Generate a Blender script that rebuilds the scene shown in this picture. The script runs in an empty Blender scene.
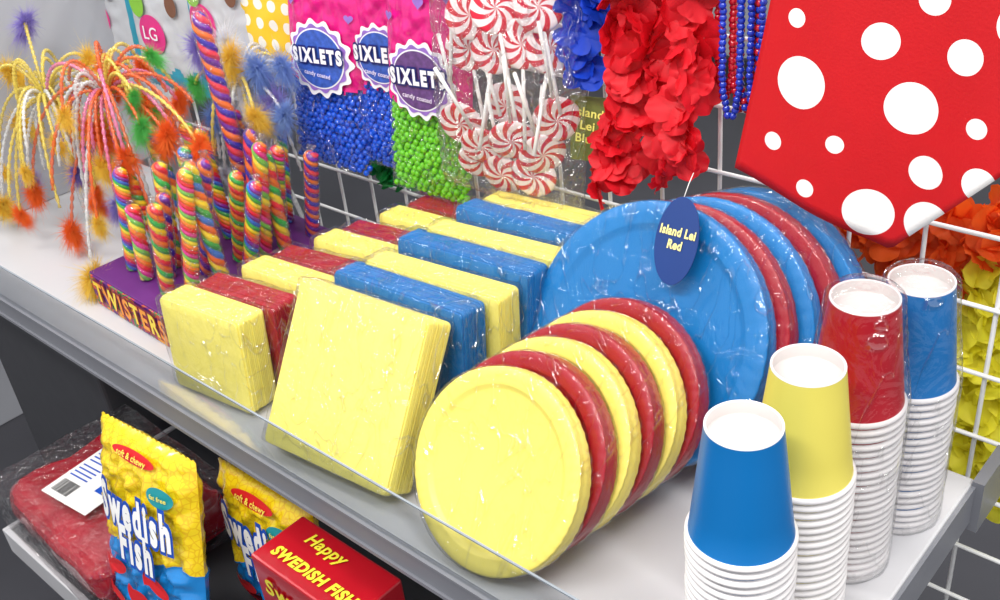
import bpy, math, random, bmesh
from mathutils import Matrix, Vector, noise
random.seed(7)
S=bpy.context.scene
COL=bpy.context.collection
try:
    S.view_settings.view_transform='Standard'
except Exception: pass

# ---------------------------------------------------------------- helpers
def lin(c):
    def g(v):
        v/=255.0
        return v/12.92 if v<=.04045 else ((v+.055)/1.055)**2.4
    return (g(c[0]),g(c[1]),g(c[2]),1)

def mat(name,c,rough=.5,var=.08,scale=30,bump=0.0,bscale=60,metal=0,coat=0,trans=0,spec=.5):
    m=bpy.data.materials.new(name);m.use_nodes=True
    nt=m.node_tree;b=nt.nodes["Principled BSDF"]
    tc=nt.nodes.new("ShaderNodeTexCoord")
    n=nt.nodes.new("ShaderNodeTexNoise");n.inputs["Scale"].default_value=scale
    nt.links.new(tc.outputs["Object"],n.inputs["Vector"])
    r=nt.nodes.new("ShaderNodeValToRGB")
    l=lin(c);d=[max(0,v*(1-var)) for v in l[:3]];h=[min(1,v*(1+var*.6)) for v in l[:3]]
    r.color_ramp.elements[0].color=(*d,1);r.color_ramp.elements[1].color=(*h,1)
    r.color_ramp.elements[0].position=.3;r.color_ramp.elements[1].position=.7
    nt.links.new(n.outputs["Fac"],r.inputs["Fac"]);nt.links.new(r.outputs["Color"],b.inputs["Base Color"])
    b.inputs["Roughness"].default_value=rough;b.inputs["Metallic"].default_value=metal
    b.inputs["Specular IOR Level"].default_value=spec
    if coat: b.inputs["Coat Weight"].default_value=coat;b.inputs["Coat Roughness"].default_value=.08
    if bump:
        n2=nt.nodes.new("ShaderNodeTexNoise");n2.inputs["Scale"].default_value=bscale
        nt.links.new(tc.outputs["Object"],n2.inputs["Vector"])
        bp=nt.nodes.new("ShaderNodeBump");bp.inputs["Strength"].default_value=bump;bp.inputs["Distance"].default_value=.003
        nt.links.new(n2.outputs["Fac"],bp.inputs["Height"]);nt.links.new(bp.outputs["Normal"],b.inputs["Normal"])
    if trans:
        o=nt.nodes["Material Output"];tl=nt.nodes.new("ShaderNodeBsdfTranslucent");mx=nt.nodes.new("ShaderNodeMixShader");mx.inputs[0].default_value=trans
        nt.links.new(r.outputs["Color"],tl.inputs[0]);nt.links.new(b.outputs[0],mx.inputs[1]);nt.links.new(tl.outputs[0],mx.inputs[2]);nt.links.new(mx.outputs[0],o.inputs[0])
    return m

def film(name,strength=1.0,bscale=35,bump=.6,rough=.12,tint=(.985,.985,.99),base=.02,crease=0.0,cscale=22,dist=.008):
    """clear plastic film; crease adds thin whitish wrinkle ridges"""
    m=bpy.data.materials.new(name);m.use_nodes=True
    nt=m.node_tree;nt.nodes.clear();L=nt.links.new
    o=nt.nodes.new("ShaderNodeOutputMaterial")
    t=nt.nodes.new("ShaderNodeBsdfTransparent");t.inputs[0].default_value=(*tint,1)
    g=nt.nodes.new("ShaderNodeBsdfGlossy");g.inputs["Roughness"].default_value=rough
    mx=nt.nodes.new("ShaderNodeMixShader")
    fr=nt.nodes.new("ShaderNodeFresnel")
    ge=nt.nodes.new("ShaderNodeNewGeometry")
    io=nt.nodes.new("ShaderNodeMath");io.operation='MULTIPLY_ADD';io.inputs[1].default_value=1/1.45-1.45;io.inputs[2].default_value=1.45
    L(ge.outputs["Backfacing"],io.inputs[0]);L(io.outputs[0],fr.inputs["IOR"])
    tc=nt.nodes.new("ShaderNodeTexCoord")
    n=nt.nodes.new("ShaderNodeTexNoise");n.inputs["Scale"].default_value=bscale;n.inputs["Detail"].default_value=3;n.inputs["Distortion"].default_value=1.5
    L(tc.outputs["Object"],n.inputs["Vector"])
    bp=nt.nodes.new("ShaderNodeBump");bp.inputs["Strength"].default_value=bump;bp.inputs["Distance"].default_value=dist
    L(bp.outputs["Normal"],g.inputs["Normal"])
    ma=nt.nodes.new("ShaderNodeMath");ma.operation='MULTIPLY_ADD';ma.inputs[1].default_value=strength;ma.inputs[2].default_value=base;ma.use_clamp=True
    mi=nt.nodes.new("ShaderNodeMath");mi.operation='MINIMUM';mi.inputs[1].default_value=.5
    L(fr.outputs[0],ma.inputs[0])
    if crease:
        mp=nt.nodes.new("ShaderNodeMapping");mp.inputs["Scale"].default_value=(1,1,.45);mp.inputs["Rotation"].default_value=(.3,.5,.2);L(tc.outputs["Object"],mp.inputs[0])
        n2=nt.nodes.new("ShaderNodeTexNoise");n2.inputs["Scale"].default_value=cscale;n2.inputs["Detail"].default_value=2;n2.inputs["Distortion"].default_value=2.2;L(mp.outputs[0],n2.inputs["Vector"])
        s=nt.nodes.new("ShaderNodeMath");s.operation='SUBTRACT';s.inputs[1].default_value=.5;L(n2.outputs["Fac"],s.inputs[0])
        a=nt.nodes.new("ShaderNodeMath");a.operation='ABSOLUTE';L(s.outputs[0],a.inputs[0])
        mr=nt.nodes.new("ShaderNodeMapRange");mr.inputs["From Min"].default_value=0;mr.inputs["From Max"].default_value=.022;mr.inputs["To Min"].default_value=1;mr.inputs["To Max"].default_value=0;L(a.outputs[0],mr.inputs[0])
        h=nt.nodes.new("ShaderNodeMath");h.operation='MULTIPLY_ADD';h.inputs[1].default_value=.35;L(mr.outputs[0],h.inputs[0]);L(n.outputs["Fac"],h.inputs[2])
        L(h.outputs[0],bp.inputs["Height"])
        c=nt.nodes.new("ShaderNodeMath");c.operation='MULTIPLY_ADD';c.inputs[1].default_value=crease;L(mr.outputs[0],c.inputs[0]);L(ma.outputs[0],c.inputs[2]);L(c.outputs[0],mi.inputs[0])
    else:
        L(n.outputs["Fac"],bp.inputs["Height"]);L(ma.outputs[0],mi.inputs[0])
    L(mi.outputs[0],mx.inputs[0]);L(t.outputs[0],mx.inputs[1]);L(g.outputs[0],mx.inputs[2]);L(mx.outputs[0],o.inputs[0])
    return m

def attrmat(name,rough=.35,coat=.5):
    m=mat(name,(255,255,255),rough,coat=coat)
    nt=m.node_tree;b=nt.nodes["Principled BSDF"]
    a=nt.nodes.new("ShaderNodeAttribute");a.attribute_name="col"
    nt.links.new(a.outputs["Color"],b.inputs["Base Color"])
    return m

class MB:
    def __init__(s): s.v=[];s.f=[];s.m=[];s.c=[];s.usec=False
    def add(s,v,f,mi=0,c=None,M=None):
        o=len(s.v)
        if M is not None: v=[M@Vector(p) for p in v]
        s.v+= [tuple(p) for p in v]
        if c is not None:
            s.usec=True
            s.c+= (c if isinstance(c,list) else [c]*len(v))
        else: s.c+=[(1,1,1,1)]*len(v)
        s.f+=[[i+o for i in q] for q in f]
        s.m+=(mi if isinstance(mi,list) else [mi]*len(f))
    def mesh(s,name,mats,smooth=True):
        me=bpy.data.meshes.new(name);me.from_pydata(s.v,[],s.f);
        for m in mats: me.materials.append(m)
        me.polygons.foreach_set("material_index",s.m)
        me.polygons.foreach_set("use_smooth",[smooth]*len(s.f))
        if s.usec:
            a=me.color_attributes.new("col",'FLOAT_COLOR','POINT')
            a.data.foreach_set("color",[x for c in s.c for x in c])
        me.update();return me

def obj(name,me,parent=None,loc=(0,0,0),rot=(0,0,0),label=None,cat=None,group=None,kind=None):
    o=bpy.data.objects.new(name,me);COL.objects.link(o)
    o.location=loc;o.rotation_euler=rot
    if parent: o.parent=parent
    if label:o["label"]=label
    if cat:o["category"]=cat
    if group:o["group"]=group
    if kind:o["kind"]=kind
    return o
def empty(name,loc,rot=(0,0,0),**k):
    o=obj(name,None,None,loc,rot,**k);o.empty_display_size=.02;return o

def lathe(prof,seg=64,mi=None):
    v=[];f=[];ms=[]
    n=len(prof)
    for (r,z) in prof:
        for k in range(seg):
            a=2*math.pi*k/seg;v.append((r*math.cos(a),r*math.sin(a),z))
    for i in range(n-1):
        for k in range(seg):
            f.append([i*seg+k,i*seg+(k+1)%seg,(i+1)*seg+(k+1)%seg,(i+1)*seg+k]);ms.append(mi[i] if mi else 0)
    return v,f,ms

def boxv(a,b):
    x0,y0,z0=a;x1,y1,z1=b
    v=[(x0,y0,z0),(x1,y0,z0),(x1,y1,z0),(x0,y1,z0),(x0,y0,z1),(x1,y0,z1),(x1,y1,z1),(x0,y1,z1)]
    f=[[0,3,2,1],[4,5,6,7],[0,1,5,4],[1,2,6,5],[2,3,7,6],[3,0,4,7]]
    return v,f
def bevbox(a,b,bev=.003,name="b",mats=(),smooth=False,seg=2):
    v,f=boxv(a,b);me=bpy.data.meshes.new(name);me.from_pydata(v,[],f)
    bm=bmesh.new();bm.from_mesh(me);bmesh.ops.recalc_face_normals(bm,faces=bm.faces)
    if bev:bmesh.ops.bevel(bm,geom=list(bm.edges),offset=bev,segments=seg,affect='EDGES',profile=.5)
    bm.to_mesh(me);bm.free()
    for m in mats:me.materials.append(m)
    return me

def tube(pts,rad,seg=10,colf=None,twist=0,lobes=0,lobeamp=0):
    v=[];f=[];c=[]
    n=len(pts)
    up=Vector((0,0,1))
    t0=(pts[1]-pts[0]).normalized()
    if abs(t0.dot(up))>.9: up=Vector((1,0,0))
    nrm=t0.cross(up).normalized()
    for i in range(n):
        t=(pts[min(i+1,n-1)]-pts[max(i-1,0)]).normalized()
        nrm=(nrm-t*nrm.dot(t)).normalized();bi=t.cross(nrm)
        for k in range(seg):
            a=2*math.pi*k/seg
            r=rad[i]
            if lobes: r*=1+lobeamp*abs(math.sin(lobes*.5*a+twist*.5*i))
            v.append(pts[i]+nrm*math.cos(a)*r+bi*math.sin(a)*r)
            if colf:c.append(colf(i,a))
    for i in range(n-1):
        for k in range(seg):
            f.append([i*seg+k,i*seg+(k+1)%seg,(i+1)*seg+(k+1)%seg,(i+1)*seg+k])
    f.append(list(range(seg))[::-1]);f.append([(n-1)*seg+k for k in range(seg)])
    return v,f,(c if colf else None)

def text_mesh(body,size,mats,bold=.0,outline=0,conform=None,sx=1.0,shear=0,align='CENTER',depth=.0008,line=.9):
    """text in local XZ plane facing -Y; mats[0] fill, mats[1] outline"""
    mb=MB()
    layers=[(bold,0,0)]
    if outline: layers.append((bold+outline,1,depth))
    for off,mi,dy in layers:
        cu=bpy.data.curves.new("t","FONT");cu.body=body;cu.size=size;cu.align_x=align;cu.align_y='CENTER';cu.offset=off;cu.shear=shear;cu.space_line=line
        cu.resolution_u=3
        cu.space_character=1.0+(bold+outline)*.8/size*3
        o=bpy.data.objects.new("t",cu);COL.objects.link(o)
        dg=bpy.context.evaluated_depsgraph_get();dg.update()
        me=bpy.data.meshes.new_from_object(o.evaluated_get(dg))
        vs=[];
        for p in me.vertices:
            x,z=p.co.x*sx,p.co.y
            y=dy-.0012-(0 if not outline else depth)
            if conform: y+=conform(x,z)
            vs.append((x,y,z))
        mb.add(vs,[list(q.vertices) for q in me.polygons],mi)
        COL.objects.unlink(o);bpy.data.objects.remove(o);bpy.data.meshes.remove(me)
    return mb.mesh("lettering",mats,False)

def disc(cx,cz,rx,rz,y,n=40,rot=0):
    v=[(cx,y,cz)]+[(cx+rx*math.cos(a+rot),y,cz+rz*math.sin(a+rot)) for a in [2*math.pi*i/n for i in range(n)]]
    f=[[0,1+i,1+(i+1)%n] for i in range(n)]
    return v,f

# ---------------------------------------------------------------- materials
m_shelf=mat("shelf_paint",(200,200,204),.35,.03,8)
m_rail=mat("rail_grey",(126,128,136),.4,.05,10)
m_dark=mat("dark_grey",(50,51,56),.6,.1,6)
m_panel=mat("panel_grey",(172,174,181),.45,.04,6)
m_wire=mat("white_wire",(236,237,237),.3,.02,50)
m_white=mat("white_paper",(240,238,236),.5,.02,40)
m_floor=mat("floor_tile_grey",(76,76,82),.35,.15,3)
m_wall=mat("wall_paint",(182,186,190),.7,.04,4)
m_film=film("cellophane",1.15,26,1.0,.07,base=.02,crease=.28,cscale=15,dist=.014)
m_filmp=film("plate_shrink_film",1.0,26,.8,.07,base=.012,crease=.18,cscale=12,dist=.011)
m_film_w=film("crinkled_cellophane",1.4,50,1.0,.14,base=.03,crease=.2)
m_guard=film("clear_plastic_guard",1.0,2,.02,.04,tint=(.90,.92,.94),base=.07)
m_nap={'Y':mat("yellow_tissue",(250,237,118),.7,.04,60,.15,250),'R':mat("red_tissue",(166,4,32),.7,.1,60,.15,250),'B':mat("blue_tissue",(12,114,184),.7,.08,60,.15,250)}
m_pl={'Y':mat("yellow_paperboard",(248,231,110),.42,.03,12,.05,200),'R':mat("red_paperboard",(160,4,30),.4,.06,12,.05,200),'B':mat("blue_paperboard",(10,120,190),.42,.05,12,.05,200)}
m_cup={'Y':mat("yellow_cup_paper",(232,218,100),.35,.03,12),'R':mat("red_cup_paper",(176,4,30),.35,.05,12),'B':mat("blue_cup_paper",(0,110,182),.35,.04,12)}
m_cupw=mat("white_cup_paper",(232,229,230),.4,.02,12)
CN={'Y':'yellow','R':'red','B':'blue'}
ty=math.radians

# ---------------------------------------------------------------- camera
C=(0.22733,-0.47423,0.75)
R=[[0.744699,0.282344,-0.604735],[0.659888,-0.447069,0.603885],[-0.099855,-0.84877,-0.519248]]
cam=bpy.data.cameras.new("camera");co=bpy.data.objects.new("camera",cam);COL.objects.link(co)
M=Matrix.Identity(4)
for i in range(3):
    M[i][0]=R[i][0];M[i][1]=-R[i][1];M[i][2]=-R[i][2];M[i][3]=C[i]
co.matrix_world=M;cam.sensor_width=36;cam.lens=1040*36/1000;cam.clip_start=.01
S.camera=co

# ---------------------------------------------------------------- lights
w=bpy.data.worlds.new("world");S.world=w;w.use_nodes=True
bg=w.node_tree.nodes["Background"];bg.inputs[0].default_value=(.98,.98,1,1);bg.inputs[1].default_value=.68
def area(loc,sx,sy,e,tgt=(-.5,.2,0)):
    l=bpy.data.lights.new("ceiling_light","AREA");l.shape='RECTANGLE';l.size=sx;l.size_y=sy;l.energy=e;l.color=(1,.98,.94)
    o=bpy.data.objects.new("ceiling_light",l);COL.objects.link(o);o.location=loc
    o.rotation_euler=(Vector(tgt)-Vector(loc)).to_track_quat('-Z','Y').to_euler();return o
area((-.3,-1.0,2.0),1.8,.16,44)
area((.9,.0,2.0),.16,1.6,26)
area((-1.9,-.4,2.0),.16,1.6,17)
area((-.2,1.6,2.0),1.8,.16,30,(-.2,.5,0))

# ---------------------------------------------------------------- setting
v,f=boxv((-5,-3,-1.05),(3,4,-1.0));b=MB();b.add(v,f);obj("floor",b.mesh("floor",[m_floor],False),kind="structure")
v,f=boxv((-5,3.6,-1.0),(3,3.7,2.6));b=MB();b.add(v,f);obj("wall_back",b.mesh("wall_back",[m_wall],False),kind="structure")
v,f=boxv((-4.7,-3,-1.0),(-4.6,3.6,2.6));b=MB();b.add(v,f);obj("wall_left",b.mesh("wall_left",[m_wall],False),kind="structure")
v,f=boxv((-4.6,3.57,-1.0),(3,3.6,-.88));b=MB();b.add(v,f);obj("baseboard_back",b.mesh("baseboard_back",[m_dark],False),kind="structure")

# shelf
XL=-1.9;W=.40;F0=-.010
sh=empty("display_shelf",(0,0,0),label="grey-white metal store shelf with grey front rail and clear lip",cat="shelf")
obj("shelf_board",bevbox((XL,F0,-.02),(0,W,0),.003,"board",[m_shelf]),sh)
b=MB();v,f=boxv((XL,F0-.006,-.036),(.002,F0,.003));b.add(v,f);v,f=boxv((XL,F0-.009,-.036),(.002,F0-.006,-.031));b.add(v,f);v,f=boxv((XL,F0-.009,-.001),(.002,F0-.006,.003));b.add(v,f)
obj("front_rail",b.mesh("rail",[m_rail],False),sh,label="grey metal price channel")
b=MB();v,f=boxv((XL,F0-.005,.003),(-.004,F0-.0035,.072));b.add(v,f)
obj("clear_guard",b.mesh("guard",[m_guard],False),sh,label="clear plastic lip along the front edge")
b=MB();v,f=boxv((XL,F0-.0054,.0715),(-.004,F0-.0032,.0732));b.add(v,f)
obj("guard_edge",b.mesh("gedge",[mat("plastic_edge",(150,158,168),.2)],False),sh)
b=MB()
v,f=boxv((0,.01,-.05),(.004,W+.05,-.002));b.add(v,f);v,f=boxv((0,W-.01,-.06),(.012,W+.06,.004));b.add(v,f)
obj("end_bracket",b.mesh("bracket",[m_rail],False),sh,label="grey steel end bracket")
# lower shelf
LX=-1.235
lo=empty("lower_shelf",(0,0,-.33),label="lower grey store shelf holding candy bags",cat="shelf")
obj("shelf_board",bevbox((LX,-.155,-.02),(-.25,W,0),.003,"board",[m_dark]),lo)
obj("front_rail",bevbox((LX,-.165,-.045),(-.25,-.155,.004),.002,"rail",[m_shelf]),lo)
obj("end_rail",bevbox((LX-.008,-.165,-.045),(LX,.30,.004),.002,"rail",[m_shelf]),lo)
obj("shelf_back_panel",bevbox((LX,.36,-.6),(-.25,.385,-.03),.002,"p",[m_dark]),lo)
obj("storage_cabinet",bevbox((-1.75,.07,-1.0),(-1.28,.38,-.19),.006,"sb",[mat("charcoal_laminate",(62,63,68),.6)]),label="charcoal grey base cabinet beside the lower shelf",cat="cabinet")
obj("shelf_divider",bevbox((-1.60,.05,.0),(-1.585,.46,.62),.003,"div",[m_panel]),label="light grey metal divider panel standing at the shelf end",cat="shelf panel")

# grid
b=MB()
GY=.482
def cyl(p,q,r,seg=8):
    return tube([Vector(p),Vector(q)],[r,r],seg)
for k in range(-3,26):
    x=-.03-.08*k;v,f,_=cyl((x,GY,-.7),(x,GY,.9),.0026);b.add(v,f)
for k in range(-8,12):
    z=-.01+.08*k;v,f,_=cyl((-2.0,GY-.0045,z),(.3,GY-.0045,z),.0026);b.add(v,f)
obj("wire_grid_panel",b.mesh("grid",[m_wire]),label="white wire grid panel behind the shelf",cat="grid panel")

# ---------------------------------------------------------------- plates
def plate_stack(Rr,T,key,nl):
    prof=[(0.0001,.0058),(Rr*.77,.0056),(Rr*.795,.0048),(Rr*.825,.0020),(Rr*.84,.0012),(Rr*.87,.0016),(Rr*.90,.0008),(Rr*.985,.0010),(Rr,.0022)]
    y=.0022;st=(T-.004)/nl
    for i in range(nl):
        prof+=[(Rr*1.0,y+st*.1),(Rr*1.0,y+st*.55),(Rr*.965,y+st*.75),(Rr*.965,y+st*.95)]
        y+=st
    prof+=[(Rr*.99,T-.001),(Rr*.86,T),(Rr*.78,T+.0),(0.0001,T)]
    seg=216
    v,f,ms=lathe(prof,seg)
    out=[]
    for (x,yy,z) in v:
        r=math.hypot(x,yy)
        a=math.atan2(yy,x)
        k=max(0,(r/Rr-.83)/.17)
        ir=int(z/st*3)
        z2=z+ .0004*k*math.sin(a*54)
        s=1+.0018*k*math.sin(a*54)+.002*k*math.sin(a*3+ir*1.7)
        out.append((x*s,z2,yy*s))
    b=MB();b.add(out,[q[::-1] for q in f]);return b.mesh("plates",[m_pl[key]])
def plate_wrap(Rr,T,seed):
    prof=[(0.0001,.004),(Rr*.5,.0030),(Rr*.8,.0004),(Rr*.93,-.0016),(Rr*1.008,-.0004),(Rr*1.018,T*.33),(Rr*1.018,T*.66),(Rr*1.008,T),(Rr*.8,T+.001),(.0001,T+.001)]
    pp=[]
    for i in range(len(prof)-1):
        for t in (0,.34,.67): pp.append((prof[i][0]+(prof[i+1][0]-prof[i][0])*t,prof[i][1]+(prof[i+1][1]-prof[i][1])*t))
    pp.append(prof[-1])
    v,f,ms=lathe(pp,120);b=MB();out=[]
    for (x,y,z) in v:
        r=math.hypot(x,y)/Rr;a=math.atan2(y,x)
        n=noise.noise(Vector((x*50+seed,y*50,z*60)))
        n2=noise.noise(Vector((a*9+seed,r*3,seed)))
        k=1+.007*n+.006*n2*(1 if r>.9 else 0)
        dz=-(.0012*abs(n)+.0022*abs(n2)*max(0,r-.45)) if z<.008 else 0
        out.append((x*k,z+dz,y*k))
    b.add(out,[q[::-1] for q in f]);return b.mesh("wrap",[m_filmp])
def plate_pack(key,Rr,T,nl,cx,by,lean,name,label,group,yaw=0):
    th=math.radians(lean)
    e=empty(name,(cx,by,T*math.sin(th)+.0012),(-th,0,math.radians(yaw)),label=label,cat="plates",group=group)
    obj("plate_stack",plate_stack(Rr,T,key,nl),e,(0,0,Rr))
    obj("shrink_wrap",plate_wrap(Rr,T,random.random()*9),e,(0,0,Rr),label="clear crinkled shrink wrap")
    return e
SR=.100
for i,k in enumerate("YRYRYR"):
    le=33-i*.8
    cy=.047+.0312*i
    plate_pack(k,SR,.0245 if i else .022,9,-.333+.0052*i,cy-SR*math.sin(math.radians(le)),le,"plate_pack",
      "shrink-wrapped small round %s paper plates standing on edge"%CN[k] if i else "front pack of small round yellow paper plates leaning back","small round plate packs on the shelf")
for i,(k,le,by,bx,BR) in enumerate([('B',31,.192,-.313,.142),('R',27,.228,-.296,.136),('B',23,.263,-.280,.134),('R',18,.299,-.264,.132),('B',14,.335,-.250,.130)]):
    plate_pack(k,BR,.0285,9,bx,by,le,"dinner_plate_pack",
      "large round %s paper plates in shrink wrap standing on edge"%CN[k],"large round plate packs on the shelf")

# ---------------------------------------------------------------- napkins
def rrect(x0,x1,z0,z1,y,r,n=4):
    out=[]
    for cx,cz,a0 in ((x1-r,z1-r,0),(x0+r,z1-r,90),(x0+r,z0+r,180),(x1-r,z0+r,270)):
        for i in range(n+1):
            a=math.radians(a0+90*i/n);out.append((cx+r*math.cos(a),y,cz+r*math.sin(a)))
    return out
def napkin_stack(w,h,T,n,key):
    b=MB();st=T/n
    for i in range(n):
        jx=random.uniform(-.0006,.0006);jz=random.uniform(-.0005,.0005)
        y0=i*st;y1=(i+1)*st
        x0,x1=-w/2+jx,w/2+jx;z0,z1=max(0,jz+.0012),h+jz
        ym=(y0+y1)/2;e=.0006;r=.006
        if i in (0,n-1): x0+=.0015;x1-=.0015;z1-=.0015
        rings=[rrect(x0+e,x1-e,z0+e,z1-e,y0,r-e),rrect(x0,x1,z0,z1,ym,r),rrect(x0+e,x1-e,z0+e,z1-e,y1,r-e)]
        v=rings[0]+rings[1]+rings[2];m=len(rings[0])
        f=[]
        for q in (0,m):
            for k in range(m): f.append([q+k,q+(k+1)%m,q+m+(k+1)%m,q+m+k])
        if i==0:
            base=len(v)
            in1=[(p[0]*.86,-.0015,(p[2]-h/2)*.86+h/2) for p in rings[0]];in2=[(p[0]*.5,-.003,(p[2]-h/2)*.5+h/2) for p in rings[0]]
            v+=in1+in2
            for a_,b_ in ((0,base),(base,base+m)):
                for k in range(m): f.append([a_+(k+1)%m,a_+k,b_+k,b_+(k+1)%m])
            f.append([base+m+k for k in range(m)])
        else: f.append(list(range(m)))
        f.append([2*m+k for k in range(m)][::-1])
        b.add(v,f)
    me=b.mesh("napkins",[m_nap[key]],False)
    bm=bmesh.new();bm.from_mesh(me);bmesh.ops.recalc_face_normals(bm,faces=bm.faces);bm.to_mesh(me);bm.free()
    return me
def wrap_box(w,h,T,seed,m=None,pad=.0035):
    me=bevbox((-w/2-pad,-pad-.001,0),(w/2+pad,T+pad,h+pad),.007,"wrap",[m or m_film],True,3)
    bm=bmesh.new();bm.from_mesh(me)
    bmesh.ops.subdivide_edges(bm,edges=[e for e in bm.edges if e.calc_length()>.02],cuts=8,use_grid_fill=True)
    for vv in bm.verts:
        n=noise.noise_vector(vv.co*55+Vector((seed,0,0)))*.0030
        vv.co+=n
        if vv.co.z<0:vv.co.z=0
    bm.to_mesh(me);bm.free()
    me.polygons.foreach_set("use_smooth",[True]*len(me.polygons));return me
def napkin_pack(key,w,h,T,n,cx,by,lean,yaw,size,group):
    th=math.radians(lean)
    e=empty("napkin_pack",(cx,by,T*math.sin(max(th,0))+.0005),(-th,0,math.radians(yaw)),label="%s %s paper napkins in clear wrap, standing upright"%(size,CN[key]),cat="napkins",group=group)
    obj("napkin_stack",napkin_stack(w,h,T,n,key),e)
    obj("clear_wrap",wrap_box(w,h,T,random.random()*9),e,label="clear crinkled plastic wrap")
    return e
rj=[0,-.004,.003,-.002,.004,-.003,.002,-.001]
for i,k in enumerate("YRYRYRYR"):
    napkin_pack(k,.142,.128-.001*i+rj[i]*.5,.043,16,-.79+.011*i+rj[i],.020+.0505*i,5+rj[i]*500,7+rj[7-i]*500,"small square","small napkin packs on the shelf")
o=napkin_pack('Y',.190,.192,.043,18,-.552,.000,33,5,"large square","large napkin packs on the shelf")
o["label"]="large square yellow napkins in clear wrap leaning back"
for i,k in enumerate("BYBYBY"):
    napkin_pack(k,.198,.166+.002*i+rj[i]*.6,.040,15,-.556+.006*i+rj[i+1],.130+.0445*i,7+rj[i]*350,5+rj[i+1]*350,"large square","large napkin packs on the shelf")

# ---------------------------------------------------------------- cups
PC=.0078
m_cupin=mat("cup_base_board",(206,200,198),.6,.04,20)
def cup_top(key):
    r0,r1,h=.0400,.0285,.105
    prof=[(r0-.0015,.001),(r0+.0010,.0),(r0+.0024,.0015),(r0+.0024,.0035),(r0+.0008,.0050),(r0-.0002,.0054)]
    mi=[1,1,1,1,1]
    prof+=[(r0-.0005,.006)]+[(r0-.0005+(r1-r0)*t,.006+(h-.006)*t) for t in (.25,.5,.75,.985)]
    mi+=[0]*5
    prof+=[(r1-.0004,h),(r1-.0014,h+.0003),(r1-.0022,h-.0004),(r1-.0016,h-.011),(r1-.0020,h-.0120),(.0001,h-.0120)]
    mi+=[1,1,1,2,2,2]
    v,f,ms=lathe(prof,56,mi);b=MB();b.add(v,f,ms[:len(f)]);return b.mesh("cup",[m_cup[key],m_cupw,m_cupin])
def cup_nested(key):
    r0=.0400
    prof=[(r0-.0015,.0006),(r0+.0010,.0),(r0+.0024,.0014),(r0+.0024,.0034),(r0+.0008,.0048),(r0-.0016,.0052),(r0-.0018,PC+.0006)]
    v,f,ms=lathe(prof,48,[1,1,1,1,1,0]);b=MB();b.add(v,f,ms);return b.mesh("cup",[m_cup[key],m_cupw])
m_sleeve=film("cup_sleeve_film",1.0,26,.9,.1,base=.02,crease=.2,cscale=14,dist=.012)
def cup_wrap(n):
    B=n*PC;H=B+.105
    prof=[(.0001,0),(.0437,.001),(.0440,H*.25),(.0440,B*.8),(.0438,B+.01),(.0365,B+.06),(.0318,H+.001),(.027,H+.006),(.012,H+.012),(.004,H+.010),(.0001,H+.012)]
    pp=[]
    for i in range(len(prof)-1):
        for t in (0,.25,.5,.75):
            pp.append((prof[i][0]+(prof[i+1][0]-prof[i][0])*t,prof[i][1]+(prof[i+1][1]-prof[i][1])*t))
    pp.append(prof[-1])
    v,f,_=lathe(pp,56);o=[]
    for (x,y,z) in v:
        q=noise.noise(Vector((x*70,y*70,z*30)))
        s=1+.05*abs(q);o.append((x*s,y*s,z))
    b=MB();b.add(o,f);return b.mesh("wrap",[m_sleeve])
for key,x,y,n,wr in [('B',-.064,.044,22,0),('Y',-.061,.133,22,0),('R',-.063,.232,23,1),('B',-.050,.318,20,1)]:
    e=empty("cup_stack",(x,y,.0005),label="tall stack of upside-down %s paper cups"%CN[key]+(" in clear sleeve" if wr else " with white rims"),cat="paper cups",group="paper cup stacks on the shelf")
    me=cup_nested(key)
    for i in range(n): obj("paper_cup",me,e,(random.uniform(-.0005,.0005),random.uniform(-.0005,.0005),i*PC))
    obj("paper_cup",cup_top(key),e,(0,0,n*PC),label="%s top cup, upside down"%CN[key])
    if wr: obj("plastic_sleeve",cup_wrap(n),e,label="clear crinkled plastic sleeve")

# ---------------------------------------------------------------- banner
DOTS=[(-.203,.394,.0268),(-.132,.442,.0176),(-.211,.453,.0094),(-.091,.482,.0145),(-.101,.385,.0257),(-.060,.438,.0165),(-.230,.330,.0099),(-.165,.341,.0095),(-.192,.290,.0099),(-.130,.277,.0258),(-.082,.328,.0171),(-.042,.380,.0098),(-.074,.277,.025),(-.033,.331,.0165),(-.15,.52,.02),(-.02,.47,.02),(.03,.42,.022),(-.19,.55,.012)]
def dotmat():
    m=mat("red_dotted_fabric",(202,4,20),.55,.05,20,.1,400)
    nt=m.node_tree;b=nt.nodes["Principled BSDF"]
    src=b.inputs["Base Color"].links[0].from_socket
    tc=nt.nodes.new("ShaderNodeTexCoord");sp=nt.nodes.new("ShaderNodeSeparateXYZ");cb=nt.nodes.new("ShaderNodeCombineXYZ")
    nt.links.new(tc.outputs["Object"],sp.inputs[0]);nt.links.new(sp.outputs[0],cb.inputs[0]);nt.links.new(sp.outputs[2],cb.inputs[1])
    prev=None
    for x,z,r in DOTS:
        d=nt.nodes.new("ShaderNodeVectorMath");d.operation='DISTANCE';d.inputs[1].default_value=(x,z,0);nt.links.new(cb.outputs[0],d.inputs[0])
        l=nt.nodes.new("ShaderNodeMath");l.operation='LESS_THAN';l.inputs[1].default_value=r*.93;nt.links.new(d.outputs["Value"],l.inputs[0])
        if prev:
            a=nt.nodes.new("ShaderNodeMath");a.operation='MAXIMUM';nt.links.new(prev,a.inputs[0]);nt.links.new(l.outputs[0],a.inputs[1]);prev=a.outputs[0]
        else: prev=l.outputs[0]
    mx=nt.nodes.new("ShaderNodeMix");mx.data_type='RGBA';nt.links.new(prev,mx.inputs[0]);nt.links.new(src,mx.inputs[6]);mx.inputs[7].default_value=(.93,.93,.92,1)
    nt.links.new(mx.outputs[2],b.inputs["Base Color"]);return m
NX,NZ=60,30;v=[];f=[]
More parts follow.
